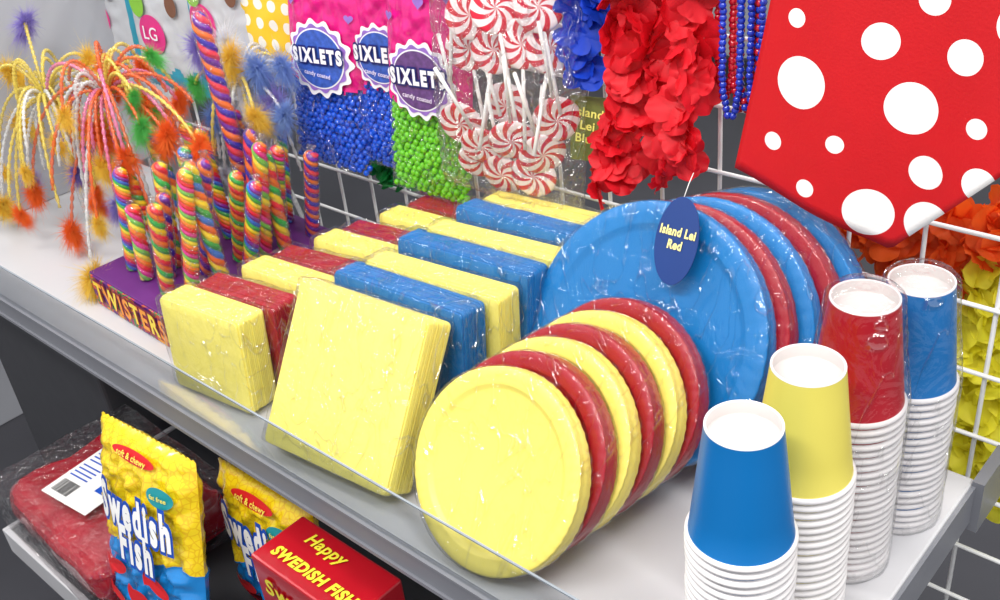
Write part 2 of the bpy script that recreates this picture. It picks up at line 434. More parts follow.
for i in range(NX+1):
    u=i/NX
    xb=-.272+u*.36
    zb=.292+(xb+.272)/.165*(-.050) if xb<-.107 else .242+(xb+.107)*1.12
    for j in range(NZ+1):
        t=j/NZ
        z=zb+(.60-zb)*t
        x=xb+.045*(1-u)*t*1.3
        y=.38+.003*math.sin(u*16+t*2)*(1-.5*t)+.004*math.cos((xb+.107)*30)*(1-t)
        v.append((x,y,z))
for i in range(NX):
    for j in range(NZ):
        a=i*(NZ+1)+j;f.append([a,a+NZ+1,a+NZ+2,a+1])
b=MB();b.add(v,f);bn=obj("polka_dot_banner",b.mesh("banner",[dotmat()]),label="red fabric with large white polka dots hanging on the grid",cat="banner")
md=bn.modifiers.new("th","SOLIDIFY");md.thickness=.0015

# ---------------------------------------------------------------- lei
def flower_mesh(m,s=.02):
    b=MB()
    for p in range(5):
        a0=2*math.pi*p/5+random.uniform(-.25,.25);v=[];f=[]
        nu,nv=7,8
        tiltz=random.uniform(-.25,.5);rf=random.uniform(.03,.09);ph=random.random()*6;sc=random.uniform(.85,1.2)
        for i in range(nu+1):
            for j in range(nv+1):
                t=i/nu;q=(j/nv-.5)*2
                w=s*.53*math.sqrt(max(0,1-((t-.60)/.66)**2)) if t<1 else s*.53*math.sqrt(max(0,1-(.4/.66)**2))*.9
                rr=s*sc*t*(1.0-.12*q*q*(1 if t>.8 else 0))
                cup=s*(tiltz*t*t-.10*q*q+rf*math.sin(q*5+ph)*t*t)
                v.append((rr*math.cos(a0)-q*w*math.sin(a0),rr*math.sin(a0)+q*w*math.cos(a0),cup+p*.0004))
        for i in range(nu):
            for j in range(nv):
                a=i*(nv+1)+j;f.append([a,a+nv+1,a+nv+2,a+1])
        b.add(v,f)
    return b.mesh("flower",[m])
def lei(path,n,m,s,label,spread=.016,jit=.75):
    e=empty("flower_lei",path[0],label=label,cat="flower lei",group="hanging flower leis")
    meshes=[flower_mesh(m,s) for _ in range(5)]
    base=Vector(path[0])
    pts=[Vector(p) for p in path]
    L=[0]
    for i in range(1,len(pts)):L.append(L[-1]+(pts[i]-pts[i-1]).length)
    for k in range(n):
        d=L[-1]*k/(n-1)
        i=max(1,min(len(L)-1,next((q for q in range(1,len(L)) if L[q]>=d),len(L)-1)))
        t=(d-L[i-1])/max(1e-6,L[i]-L[i-1]);p=pts[i-1].lerp(pts[i],t)
        off=random.uniform(-1,1)
        p=p+Vector((off*spread,random.uniform(-1,.5)*spread*.6,random.uniform(-.7,.7)*spread))
        o=obj("flower",random.choice(meshes),e,p-base,(math.radians(68)+random.uniform(-jit,jit),off*.5+random.uniform(-.4,.4),off*.8+random.uniform(-jit,jit)))
        sc=random.uniform(.8,1.15);o.scale=(sc,sc,sc)
    v,f,_=tube([q-base for q in pts],[.0012]*len(pts),6)
    b=MB();b.add(v,f);obj("string",b.mesh("s",[m]),e)
    return e
m_rl=mat("red_petal_cloth",(228,18,38),.6,.14,40,trans=.3);m_bl=mat("blue_petal_cloth",(10,66,205),.6,.15,40,trans=.3)
m_ol=mat("orange_petal_cloth",(255,108,36),.6,.12,40,trans=.5);m_yl=mat("yellow_petal_cloth",(255,245,70),.6,.1,40,trans=.5);m_gl=mat("green_petal_cloth",(10,140,60),.6,.1,40,trans=.3)
lei([(-.408,.425,.56),(-.420,.42,.42),(-.436,.415,.32),(-.450,.41,.222)],50,m_rl,.024,"red cloth flower lei hanging in a thick strand",.021)
lei([(-.345,.415,.56),(-.338,.40,.42),(-.342,.392,.32),(-.346,.39,.266)],38,m_rl,.024,"red cloth flower lei hanging beside the beads",.019)
lei([(-.378,.435,.56),(-.38,.43,.45),(-.386,.42,.36),(-.388,.415,.27)],34,m_rl,.024,"red cloth flower lei hanging behind the others",.018)
lei([(-.455,.445,.56),(-.475,.435,.45),(-.500,.43,.385),(-.498,.43,.345)],40,m_bl,.024,"blue cloth flower lei hanging beside the red ones",.020)
lei([(-.24,.55,.23),(-.19,.55,.180),(-.13,.55,.165),(-.06,.55,.19),(.02,.55,.23)],54,m_ol,.028,"orange cloth flower lei hanging behind the grid",.022)
lei([(-.21,.56,.20),(-.13,.56,.19),(-.05,.56,.21),(.05,.56,.26)],46,m_ol,.028,"orange cloth flower lei hanging behind the grid",.022)
lei([(-.22,.56,.17),(-.15,.56,.135),(-.10,.56,.125),(-.03,.56,.15),(.05,.56,.20)],52,m_ol,.028,"orange cloth flower lei hanging behind the grid",.022)
lei([(-.035,.545,.16),(-.06,.545,.08),(-.068,.545,.0),(-.06,.545,-.08),(-.035,.545,-.13)],60,m_yl,.032,"yellow cloth flower lei hanging behind the grid",.026)
lei([(.04,.55,.18),(.00,.55,.10),(-.015,.55,.0),(-.01,.55,-.11)],60,m_yl,.032,"yellow cloth flower lei hanging behind the grid",.026)
lei([(.06,.56,.16),(.03,.56,.05),(.02,.56,-.04),(.04,.56,-.14)],50,m_yl,.032,"yellow cloth flower lei hanging behind the grid",.026)
lei([(-.98,.475,.15),(-.93,.47,.11),(-.88,.47,.10),(-.82,.47,.12)],34,m_gl,.020,"green cloth flower lei behind the candy bags")

# beads
def beads(x,y,z0,w,r,mats,label):
    e=empty("bead_necklace",(x,y,.56),label=label,cat="necklace",group="hanging bead necklaces")
    b=MB();N=74
    for k in range(N):
        t=k/(N-1)
        zz=(z0-.56)+abs(2*t-1)*(.56-z0)
        xx=math.copysign(1,2*t-1)*w*min(1,abs(2*t-1)*6)**.5
        yy=math.sin(k*1.7)*.001
        v,f,ms=lathe([(.0001,-r),(r*.7,-r*.7),(r,0),(r*.7,r*.7),(.0001,r)],8)
        b.add(v,f,k%len(mats),M=Matrix.Translation((xx,yy,zz)))
    obj("beads",b.mesh("beads",mats),e,kind="stuff")
m_bb=mat("blue_bead",(14,50,180),.2,.1,30,coat=.6);m_rb=mat("red_bead",(200,10,34),.2,.1,30,coat=.6)
beads(-.289,.40,.335,.010,.0042,[m_bb],"shiny blue bead necklace hanging on the grid")
beads(-.272,.405,.345,.010,.0042,[m_bb,m_rb],"blue and red bead necklace hanging on the grid")
beads(-.280,.41,.340,.013,.0042,[m_rb],"shiny red bead necklace hanging on the grid")
beads(-.302,.41,.350,.008,.004,[m_rb],"shiny red bead necklace hanging on the grid")
beads(-.262,.40,.338,.006,.004,[m_bb],"shiny blue bead necklace hanging on the grid")

# tags
m_navy=mat("navy_card",(12,52,120),.4,.05,20);m_gold=mat("gold_ink",(246,226,90),.5,.02,20)
m_palegold=mat("pale_gold_ink",(252,240,150),.5,.02,20)
def tag(loc,rot,txt,label,w=.019,h=.046,rect=False,mc=None,mt=None,size=.0125,dz=.002,sx=1.0,bold=.0003):
    e=empty("hang_tag",loc,rot,label=label,cat="tag",group="lei hang tags")
    if rect: obj("card",bevbox((-w,.0,-h),(w,.0012,h),.0004,"card",[mc or m_navy]),e)
    else:
        v,f=disc(0,0,w,h,0,44);vb=[(p[0],.0012,p[2]) for p in v]
        b=MB();b.add(v,f);b.add(vb,[q[::-1] for q in f])
        n=44;b.add([v[i] for i in range(1,n+1)]+[vb[i] for i in range(1,n+1)],[[i,(i+1)%n,n+(i+1)%n,n+i] for i in range(n)])
        obj("card",b.mesh("card",[m_navy],False),e)
    obj("lettering",text_mesh(txt,size,[mt or m_gold],bold,line=1.05,sx=sx),e,(0,0,dz),(0,ty(6),0))
    v,f,_=tube([Vector((0,.001,h)),Vector((.0,.006,h+.014)),Vector((.0,.012,h+.026))],[.0005]*3,5)
    b=MB();b.add(v,f);obj("tag_string",b.mesh("st",[m_white]),e)
tag((-.292,.304,.2375),(-math.radians(31),math.radians(-6),math.radians(4)),"Island Lei\nRed","navy oval hang tag with yellow lettering under red leis",.0245,.045,size=.0128,sx=.80,bold=.0004,mt=m_palegold)
tag((-.497,.428,.272),(-math.radians(4),math.radians(2),math.radians(18)),"Island\nLei\nBlue","olive hang tag with yellow lettering under blue lei",.022,.040,True,mat("olive_card",(112,122,58),.4,.1,40),mt=mat("bright_yellow_ink",(255,250,130),.5),size=.0155,dz=.004)

# ---------------------------------------------------------------- candy bags
def pillow_y(w,h,D):
    def fy(x,z):
        u=max(-1,min(1,2*x/w));q=max(-1,min(1,2*(z-h/2)/h))
        return -D*max(0,(1-u**4))**.7*max(0,(1-q**6))**.7
    return fy
def pillow(w,h,D,mats,mf=None,nx=18,nz=26,wr=.0012,seed=0):
    fy=pillow_y(w,h,D);b=MB()
    for side in (1,-1):
        v=[];f=[];ms=[]
        for i in range(nx+1):
            for j in range(nz+1):
                x=(i/nx-.5)*w;z=j/nz*h
                y=fy(x,z)*side
                ed=1-max(abs(2*i/nx-1),abs(2*j/nz-1))**8
                y+=wr*ed*(noise.noise(Vector((x*60+seed,side*3,z*60)))+.4*noise.noise(Vector((x*140+seed,side*3,z*90))))
                zz=z
                if j in (0,nz): zz+=.0015*(1 if i%2 else -1)
                v.append((x,y,zz))
        for i in range(nx):
            for j in range(nz):
                a=i*(nz+1)+j;q=[a,a+nz+1,a+nz+2,a+1]
                f.append(q if side==1 else q[::-1]);ms.append(mf((i+.5)/nx,(j+.5)/nz) if mf else 0)
        b.add(v,f,ms)
    return b.mesh("bag",mats),fy
m_pink=mat("pink_foil_print",(228,26,134),.25,.2,70,.4,50,coat=.7)
m_pinkd=mat("purple_ink",(240,230,250),.4,.1,30)
m_label=mat("white_label",(240,240,246),.4,.03,30,coat=.3)
m_navyink=mat("navy_ink",(24,30,110),.4)
m_lilac=mat("lilac_print",(150,110,200),.4,.2,90)
m_sky=mat("blue_badge_print",(60,96,190),.4,.35,120);m_mint=mat("plum_badge_print",(104,70,130),.4,.35,120)
m_cblue=mat("blue_candy_shell",(8,96,235),.2,.08,60,coat=.5)
m_cgreen=mat("green_candy_shell",(112,212,24),.2,.08,60,coat=.5)
m_clear=film("clear_bag_film",1.1,30,1.0,.08,base=.03,crease=.4,cscale=14,dist=.016)
def ringdisc(fy,cz,r0,r1,y,sc,amp,nl=12):
    rings=6;vs=[];fs=[]
    for q in range(rings+1):
        for k in range(96):
            a=2*math.pi*k/96;rr=r0+(r1-r0)*q/rings
            rr*=(1+(amp*math.cos(nl*a)*(q/rings)))
            x=rr*math.cos(a);z=rr*math.sin(a)*sc;vs.append((x,fy(x,z+cz)-y,z+cz))
    for q in range(rings):
        for k in range(96):
            fs.append([q*96+k,q*96+(k+1)%96,(q+1)*96+(k+1)%96,(q+1)*96+k][::-1])
    return vs,fs
def candy_bag(loc,rot,mc,tint,cname,label,w=.140,h=.36):
    e=empty("candy_bag",loc,rot,label=label,cat="candy bag",group="hanging candy bags")
    D=.018;ch=.385
    me,fy=pillow(w,h,D,[m_clear,m_pink],lambda u,t: 1 if (t>ch+.03*math.sin(u*math.pi)*-1+.008*math.sin(u*70)) else 0,nx=44,nz=70,wr=.0045)
    obj("bag_film",me,e)
    b=MB();r=.0048
    nx=int(w/(2*r*.98))
    sp=lathe([(.0001,-r),(r*.5,-r*.87),(r*.87,-r*.5),(r,0),(r*.87,r*.5),(r*.5,r*.87),(.0001,r)],9)
    j=0;z=.008
    while z<h*(ch+.02):
        for i in range(nx-1):
            x=-w/2+.009+i*(w-.018)/(nx-2)+(r*.5 if j%2 else -r*.5)+random.uniform(-.0016,.0016)
            d=-fy(x,z)-r-.0022
            if d<0:d=0
            zz=z+random.uniform(-.0018,.0018)
            for y in ({-d,0} if d<r*2 else {-d,d*.1}):
                b.add(sp[0],sp[1],0,M=Matrix.Translation((x,y+random.uniform(-.0003,.003),zz)))
        z+=r*1.7;j+=1
    obj("candy_pieces",b.mesh("c",[mc]),e,kind="stuff",label="round %s candies"%cname)
    cz=h*.485
    b=MB()
    v,f=ringdisc(fy,cz,.0001,w*.39,.0056,.92,.07,14);b.add(v,f,0)
    v,f=ringdisc(fy,cz,.0001,w*.345,.0064,.92,.05,14);b.add(v,f,1)
    v,f=ringdisc(fy,cz,.0001,w*.315,.0068,.92,.0);b.add(v,f,0)
    v,f=ringdisc(fy,cz,.0001,w*.30,.0072,.92,.0);b.add(v,f,2)
    obj("round_label",b.mesh("l",[m_label,m_lilac,tint]),e)
    cf=lambda x,z:fy(x,z+cz)-.0086
    obj("lettering",text_mesh("SIXLETS",.027,[m_label,m_navyink],.0016,.0026,conform=cf,sx=.74),e,(0,0,cz+.004),(0,ty(-6),0))
    obj("small_lettering",text_mesh("candy coated",.009,[m_pinkd],.0001,conform=cf),e,(0,0,cz-.022))
    for (hx,hz,s) in [(-.045,.30,.011),(.0,.275,.009),(.045,.29,.012),(-.02,.33,.011),(.035,.335,.009),(-.052,.25,.007),(.054,.24,.007)]:
        pts=[]
        for i in range(28):
            t=2*math.pi*i/28;x=s*math.sin(t)**3;z=s*(13*math.cos(t)-5*math.cos(2*t)-2*math.cos(3*t)-math.cos(4*t))/16
            pts.append((hx+x,fy(hx+x,hz+z)-.0055,hz+z))
        b=MB();b.add(pts,[list(range(28))]);obj("printed_heart",b.mesh("h",[m_lilac],False),e)
    return e
candy_bag((-.985,.412,.120),(-ty(6),ty(6),ty(8)),m_cblue,m_sky,"blue","pink candy bag with clear window of round blue candies",w=.150)
candy_bag((-.878,.438,.130),(-ty(5),ty(6),ty(8)),m_cblue,m_sky,"blue","pink candy bag of blue candies partly behind another bag",w=.125)
candy_bag((-.764,.405,.126),(-ty(5),ty(5),ty(6)),m_cgreen,m_mint,"green","pink candy bag with clear window of round green candies")

# swirl lollipops
def swirlmat():
    m=mat("red_white_swirl_candy",(240,240,240),.2,.02,20,coat=.8)
    nt=m.node_tree;b=nt.nodes["Principled BSDF"]
    tc=nt.nodes.new("ShaderNodeTexCoord");sp=nt.nodes.new("ShaderNodeSeparateXYZ");nt.links.new(tc.outputs["Object"],sp.inputs[0])
    at=nt.nodes.new("ShaderNodeMath");at.operation='ARCTAN2';nt.links.new(sp.outputs[2],at.inputs[0]);nt.links.new(sp.outputs[0],at.inputs[1])
    cb=nt.nodes.new("ShaderNodeCombineXYZ");nt.links.new(sp.outputs[0],cb.inputs[0]);nt.links.new(sp.outputs[2],cb.inputs[1])
    ln=nt.nodes.new("ShaderNodeVectorMath");ln.operation='LENGTH';nt.links.new(cb.outputs[0],ln.inputs[0])
    k=nt.nodes.new("ShaderNodeMath");k.operation='MULTIPLY';k.inputs[1].default_value=260;nt.links.new(ln.outputs["Value"],k.inputs[0])
    a8=nt.nodes.new("ShaderNodeMath");a8.operation='MULTIPLY_ADD';a8.inputs[1].default_value=8;nt.links.new(at.outputs[0],a8.inputs[0]);nt.links.new(k.outputs[0],a8.inputs[2])
    s=nt.nodes.new("ShaderNodeMath");s.operation='SINE';nt.links.new(a8.outputs[0],s.inputs[0])
    s2=nt.nodes.new("ShaderNodeMath");s2.operation='MULTIPLY_ADD';s2.inputs[1].default_value=.5;s2.inputs[2].default_value=.5;nt.links.new(s.outputs[0],s2.inputs[0])
    r=nt.nodes.new("ShaderNodeValToRGB");r.color_ramp.elements[0].position=.5;r.color_ramp.elements[0].color=(.93,.82,.83,1)
    r.color_ramp.elements[1].position=.62;r.color_ramp.elements[1].color=lin((210,14,50))
    nt.links.new(s2.outputs[0],r.inputs[0]);nt.links.new(r.outputs[0],b.inputs["Base Color"]);return m
msw=swirlmat()
v,f,ms=lathe([(.0001,-.004),(.022,-.004),(.027,-.003),(.0295,-.0012),(.0295,.0012),(.027,.003),(.022,.004),(.0001,.004)],56)
bb=MB();bb.add([(p[0],p[2],p[1]) for p in v],[q[::-1] for q in f]);me_l=bb.mesh("lol",[msw])
v,f,_=tube([Vector((0,0,-.027)),Vector((0,0,-.125))],[.0024,.0024],8);bb=MB();bb.add(v,f);me_s=bb.mesh("st",[m_white])
lol=[]
for (x,y,z,up) in [(-.640,.415,.455,1),(-.585,.42,.455,1),(-.605,.393,.415,1),(-.550,.405,.420,1),(-.655,.40,.400,1),(-.575,.400,.375,1),(-.690,.415,.44,1),(-.625,.405,.360,1),(-.545,.415,.370,1),(-.672,.41,.355,1),
      (-.692,.40,.255,0),(-.650,.392,.235,0),(-.605,.398,.250,0),(-.560,.402,.240,0),(-.675,.41,.205,0),(-.580,.405,.205,0),(-.628,.42,.285,0),(-.632,.405,.195,0),(-.540,.41,.285,0)]:
    lol.append((x+.012,y,z,(random.uniform(-16,16)+(0 if up else 180)),random.uniform(5,50)))
for (x,y,z,r,yw) in lol:
    e=empty("swirl_lollipop",(x,y,z),(ty(random.uniform(-22,-4)),ty(r),ty(yw)),label="red and white swirl lollipop on a white stick in clear bag",cat="lollipop",group="swirl lollipops in the clear bag")
    obj("candy_disc",me_l,e);obj("stick",me_s,e)
me,fy=pillow(.225,.345,.042,[film("lollipop_bag_film",1.4,40,1.0,.08,base=.08,crease=.45,cscale=18,dist=.018)],seed=4,wr=.014,nx=46,nz=60)
obj("clear_candy_bag",me,None,(-.612,.405,.160),(-ty(3),ty(3),ty(4)),label="clear crinkled bag holding red and white swirl lollipops",cat="candy bag")

# ---------------------------------------------------------------- twist pops and display box
m_purple=mat("purple_carton",(96,32,116),.5,.08,20)
m_boxred=mat("red_print",(150,20,60),.5)
bx=empty("candy_display_box",(-1.030,.203,0),(0,0,ty(-2)),label="purple counter display carton holding rainbow twist lollipops",cat="display box")
obj("carton",bevbox((-.122,-.14,0),(.110,.15,.054),.002,"carton",[m_purple]),bx)
def palmat(name,cols,axis_noise=28,byx=False):
    m=mat(name,(60,150,70),.5)
    nt=m.node_tree;b=nt.nodes["Principled BSDF"];tc=nt.nodes.new("ShaderNodeTexCoord")
    r=nt.nodes.new("ShaderNodeValToRGB");r.color_ramp.interpolation='CONSTANT'
    if byx:
        sp=nt.nodes.new("ShaderNodeSeparateXYZ");nt.links.new(tc.outputs["Object"],sp.inputs[0])
        mr=nt.nodes.new("ShaderNodeMapRange");mr.inputs["From Min"].default_value=-.11;mr.inputs["From Max"].default_value=.11;nt.links.new(sp.outputs[0],mr.inputs[0]);src=mr.outputs[0]
    else:
        n=nt.nodes.new("ShaderNodeTexNoise");n.inputs["Scale"].default_value=axis_noise;nt.links.new(tc.outputs["Object"],n.inputs["Vector"]);src=n.outputs["Fac"]
    K=len(cols)
    for i,c in enumerate(cols):
        p=i/K if byx else (0 if i==0 else .38+.26*i/K)
        if i<2: e=r.color_ramp.elements[i];e.position=p
        else: e=r.color_ramp.elements.new(p)
        e.color=lin(c)
    nt.links.new(src,r.inputs[0]);nt.links.new(r.outputs[0],b.inputs["Base Color"]);return m
b=MB();v,f=boxv((-.118,-.1425,.002),(.106,-.1402,.052));b.add(v,f);obj("front_print",b.mesh("fp",[palmat("multicolour_carton_print",[(96,34,120),(210,80,50),(60,140,80),(180,50,110),(240,160,50)],45)],False),bx)
obj("lettering",text_mesh("TWISTERS",.045,[palmat("multicolour_letter_ink",[(252,214,50),(250,160,40),(252,220,60),(250,150,40),(252,220,60),(250,160,40),(252,220,60),(250,150,40)],byx=True),m_boxred],.0016,.0030,sx=.82,shear=.1),bx,(-.007,-.1435,.028))
b=MB();v,f=boxv((.1102,-.13,.006),(.1115,.14,.050));b.add(v,f);obj("side_print",b.mesh("sp",[mat("violet_print",(140,60,150),.5)],False),bx)
RB=[(235,30,60),(250,130,20),(252,225,40),(50,180,70),(30,110,215),(130,40,160)]
SETS=[RB,[(235,40,60),(252,220,40),(50,180,80),(240,120,40)],[(110,40,160),(235,60,80),(60,50,180),(245,120,50)],[(60,170,80),(250,220,50),(240,110,40),(60,120,210)],[(230,40,50),(250,130,30),(250,225,60),(120,200,80),(230,60,150)]]
m_pop=attrmat("rainbow_twist_candy",.22,.8)
m_popw=film("candy_wrapper_film",1.2,60,1.0,.08,base=.04,crease=.32,cscale=40)
def twist_pop(p0,p1,r,si,label="rainbow twist lollipop standing in the display carton",pitch=.048):
    p0=Vector(p0);p1=Vector(p1);L=(p1-p0).length
    cs=[lin(c) for c in SETS[si]]
    st=.0011
    n=int(L/st);ph=random.random()
    pts=[];rad=[]
    for i in range(n+1):
        t=i/n
        pts.append(p0.lerp(p1,t)-p0)
        rr=r*(1+.04*math.sin(i*st*2*math.pi/.031+ph*6))
        if t>.94: rr*=max(.12,1-((t-.94)/.06)**2)**.5
        rad.append(rr*.90)
    K=len(cs)
    tws=2*math.pi*st/pitch
    def cf(i,a):
        q=((a+tws*i)/(2*math.pi))%1
        return cs[int(q*K)%K]
    v,f,c=tube(pts,rad,K*10,cf,twist=K*tws,lobes=K,lobeamp=.24)
    e=empty("twist_lollipop",p0,label=label,cat="lollipop",group="rainbow twist lollipops in the carton")
    b=MB();b.add(v,f,0,c);obj("candy_twist",b.mesh("pop",[m_pop]),e)
    d=(p1-p0).normalized()
    v,f,_=tube([d*.002,d*-.03],[.0025]*2,8);b=MB();b.add(v,f);obj("stick",b.mesh("st",[m_white]),e)
    wp=[(p1-p0)*t for t in (0,.15,.3,.45,.6,.75,.88,.96,1.0,1.02,1.06)];wr_=[r*q for q in (1.12,1.25,1.18,1.25,1.18,1.25,1.2,1.1,.7,.25,.7)]
    v,f,_=tube(wp,wr_,14);b=MB();b.add([p+noise.noise_vector(p*110+p0*50)*.0022 for p in v],f);obj("clear_wrapper",b.mesh("w",[m_popw]),e,label="clear crinkled candy wrapper")
POPS=[((-1.100,.110),(-1.085,.208),0),((-.990,.098),(-.950,.203),1),((-1.09,.209),(-1.095,.240),3),((-.945,.109),(-.905,.250),4),((-.987,.161),(-.925,.240),2),((-.930,.151),(-.895,.255),3),
((-.982,.215),(-.957,.195),1),((-.935,.198),(-.885,.198),0),((-1.064,.313),(-1.035,.24),2),((-.993,.297),(-.955,.205),4),((-1.018,.330),(-1.000,.21),0),((-.945,.27),(-.930,.215),1),((-.950,.325),(-.900,.20),2),((-1.05,.15),(-1.035,.21),1),((-.960,.245),(-.920,.235),4),((-1.03,.2),(-1.0,.235),3),
((-1.055,.105),(-1.045,.165),4),((-1.03,.125),(-1.01,.185),2),((-1.095,.16),(-1.10,.20),1),((-1.055,.25),(-1.06,.225),0),((-1.00,.26),(-.985,.23),2),((-1.10,.27),(-1.11,.22),4)]
for i,(a,q,si) in enumerate(POPS):
    twist_pop((a[0],a[1],.056),(q[0]+.010*math.sin(i*2.3),a[1]+.018*math.cos(i*1.9),q[1]+.004),.0096,si,pitch=.034+.010*(i%3))
twist_pop((-1.03,.285,.056),(-1.022,.27,.396),.0115,2,"very tall purple and orange twist lollipop in the carton",.050)

# ---------------------------------------------------------------- fuzzy wands
def tuft(m,r,n=1300):
    b=MB()
    for _ in range(n):
        d=Vector((random.gauss(0,1),random.gauss(0,1),random.gauss(0,1.5))).normalized()
        L=r*random.uniform(.3,1.2);s=d.orthogonal().normalized()*r*.014;t=d.cross(s)
        bend=Vector((random.gauss(0,1),random.gauss(0,1),random.gauss(-1.0,1)))*r*.30
        m1=d*L*.6+bend*.25
        b.add([s,-.5*s+.87*t,-.5*s-.87*t,m1+s*.7,m1-.35*s+.6*t,m1-.35*s-.6*t,d*L+bend],[[0,1,4,3],[1,2,5,4],[2,0,3,5],[3,4,6],[4,5,6],[5,3,6]])
    return b.mesh("tuft",[m],False)
FZ={'o':mat("orange_fluff",(255,140,56),.8,trans=.5),'y':mat("yellow_fluff",(254,226,96),.8,trans=.5),'g':mat("green_fluff",(110,214,110),.8,trans=.5),'p':mat("lilac_fluff",(176,160,228),.8,trans=.5),'w':mat("white_fluff",(242,244,250),.8,trans=.5),'b':mat("blue_fluff",(160,190,238),.8,trans=.5)}
TUFT={k:[tuft(FZ[k],.024) for _ in range(2)] for k in FZ}
def beadstr(name,c1):
    m=mat(name,c1,.2,.35,350,coat=.6)
    nt=m.node_tree;b=nt.nodes["Principled BSDF"];o=nt.nodes["Material Output"]
    t=nt.nodes.new("ShaderNodeBsdfTransparent");mx=nt.nodes.new("ShaderNodeMixShader");mx.inputs[0].default_value=.6
    nt.links.new(t.outputs[0],mx.inputs[1]);nt.links.new(b.outputs[0],mx.inputs[2]);nt.links.new(mx.outputs[0],o.inputs[0]);return m
TB={'o':beadstr("orange_spring_plastic",(252,110,50)),'y':beadstr("yellow_spring_plastic",(250,216,96)),'p':beadstr("pink_spring_plastic",(236,130,172)),'w':beadstr("clear_spring_plastic",(236,240,238)),'g':beadstr("green_spring_plastic",(130,210,130))}
def wand(base,ctr,arms,label,extra,ecols,rng):
    base=Vector(base);ctr=Vector(ctr)
    e=empty("fuzzy_spray_wand",base,label=label,cat="toy wand",group="fuzzy spray wands")
    v,f,_=tube([Vector((0,0,0)),ctr-base],[.004,.004],12);b=MB();b.add(v,f);obj("handle",b.mesh("h",[TB['w']]),e)
    arms=list(arms)
    for q in range(extra):
        a=2*math.pi*(q+random.random()*.6)/extra;rr=rng*random.uniform(.35,1)
        arms.append((random.choice(ecols[0]),random.choice(ecols[1]) if q%3==0 else None,(ctr.x+rr*math.cos(a),min(.44,ctr.y+rr*.8*math.sin(a)),ctr.z+random.uniform(-.14,.03)),random.uniform(.05,.11),random.uniform(.014,.022)))
    for tc,fc,tip,lift,r in arms:
        tip=Vector(tip);p0=ctr-base;p3=tip-base
        p1=p0.lerp(p3,.25)+Vector((0,0,lift));p2=p0.lerp(p3,.8)+Vector((0,0,lift))
        n=60;pts=[];rad=[]
        for i in range(n+1):
            t=i/n;pts.append(p0*(1-t)**3+p1*3*t*(1-t)**2+p2*3*t*t*(1-t)+p3*t**3);rad.append(.0026*(1+.40*math.sin(i*2.1)))
        v,f,_=tube(pts,rad,7);b=MB();b.add(v,f);obj("springy_strand",b.mesh("s",[TB[tc]]),e)
        if fc:
            o=obj("fuzzy_tip",random.choice(TUFT[fc]),e,p3,(random.uniform(-.5,.5),random.uniform(-.5,.5),random.random()*6));s=r/.024;o.scale=(s*.8,s*.8,s*1.2)
wand((-1.19,.17,.005),(-1.205,.2,.262),[('o','o',(-1.324,.13,.045),.06,.028),('o','o',(-1.066,.2,.235),.04,.030),('p','g',(-1.207,.19,.205),.06,.026),('o','o',(-1.437,.136,.085),.11,.026),
 ('p','p',(-1.379,.2,.17),.07,.028),('w','y',(-1.165,.075,.035),.09,.034),('y','o',(-1.02,.22,.22),.07,.026),('o','g',(-1.12,.24,.33),.05,.018),('p','o',(-1.25,.15,.10),.09,.022),
 ('o','o',(-1.19,.16,.23),.03,.030),('w','p',(-1.30,.16,.14),.10,.026),('o','o',(-1.15,.22,.26),.03,.032),('g','o',(-1.23,.22,.30),.03,.026),('o','g',(-1.09,.18,.25),.05,.022),('o','o',(-1.10,.14,.20),.07,.024),('p','p',(-1.13,.13,.14),.08,.022),('o','y',(-1.16,.14,.19),.07,.024)],"orange spray toy with springy strands and fuzzy orange tips",40,("oooypwy","oooyg"),.15)
wand((-1.42,.2,.005),(-1.42,.2,.22),[('y','y',(-1.524,.2,.255),.05,.030),('w','y',(-1.52,.11,.05),.09,.030),('y','y',(-1.35,.18,.12),.08,.028),('y','p',(-1.50,.24,.33),.03,.028),('y','y',(-1.36,.26,.28),.05,.028),('y','o',(-1.43,.1,.06),.09,.020),('y','y',(-1.56,.2,.16),.06,.028),('w','w',(-1.30,.3,.25),.05,.028)],"yellow spray toy with springy strands and fluffy tips",30,("yyw","yyp"),.14)
wand((-1.075,.40,.005),(-1.10,.36,.24),[('w','w',(-1.065,.35,.252),.03,.034),('w','b',(-1.035,.35,.285),.03,.034),('y','y',(-1.08,.34,.30),.03,.030),('w','w',(-1.02,.34,.21),.05,.034),('w','b',(-1.15,.33,.20),.05,.028),('p','p',(-1.18,.35,.30),.03,.030),('w','w',(-1.12,.36,.31),.03,.030),('y','g',(-1.2,.34,.24),.04,.022),('w','p',(-1.01,.35,.24),.03,.032),('w','b',(-1.00,.37,.29),.03,.028),('w','b',(-.98,.34,.23),.04,.028),('w','p',(-1.05,.30,.22),.04,.026),('y','y',(-.99,.30,.24),.05,.024)],"pale spray toy with fluffy white and blue feathers",14,("wwy","wwb"),.11)

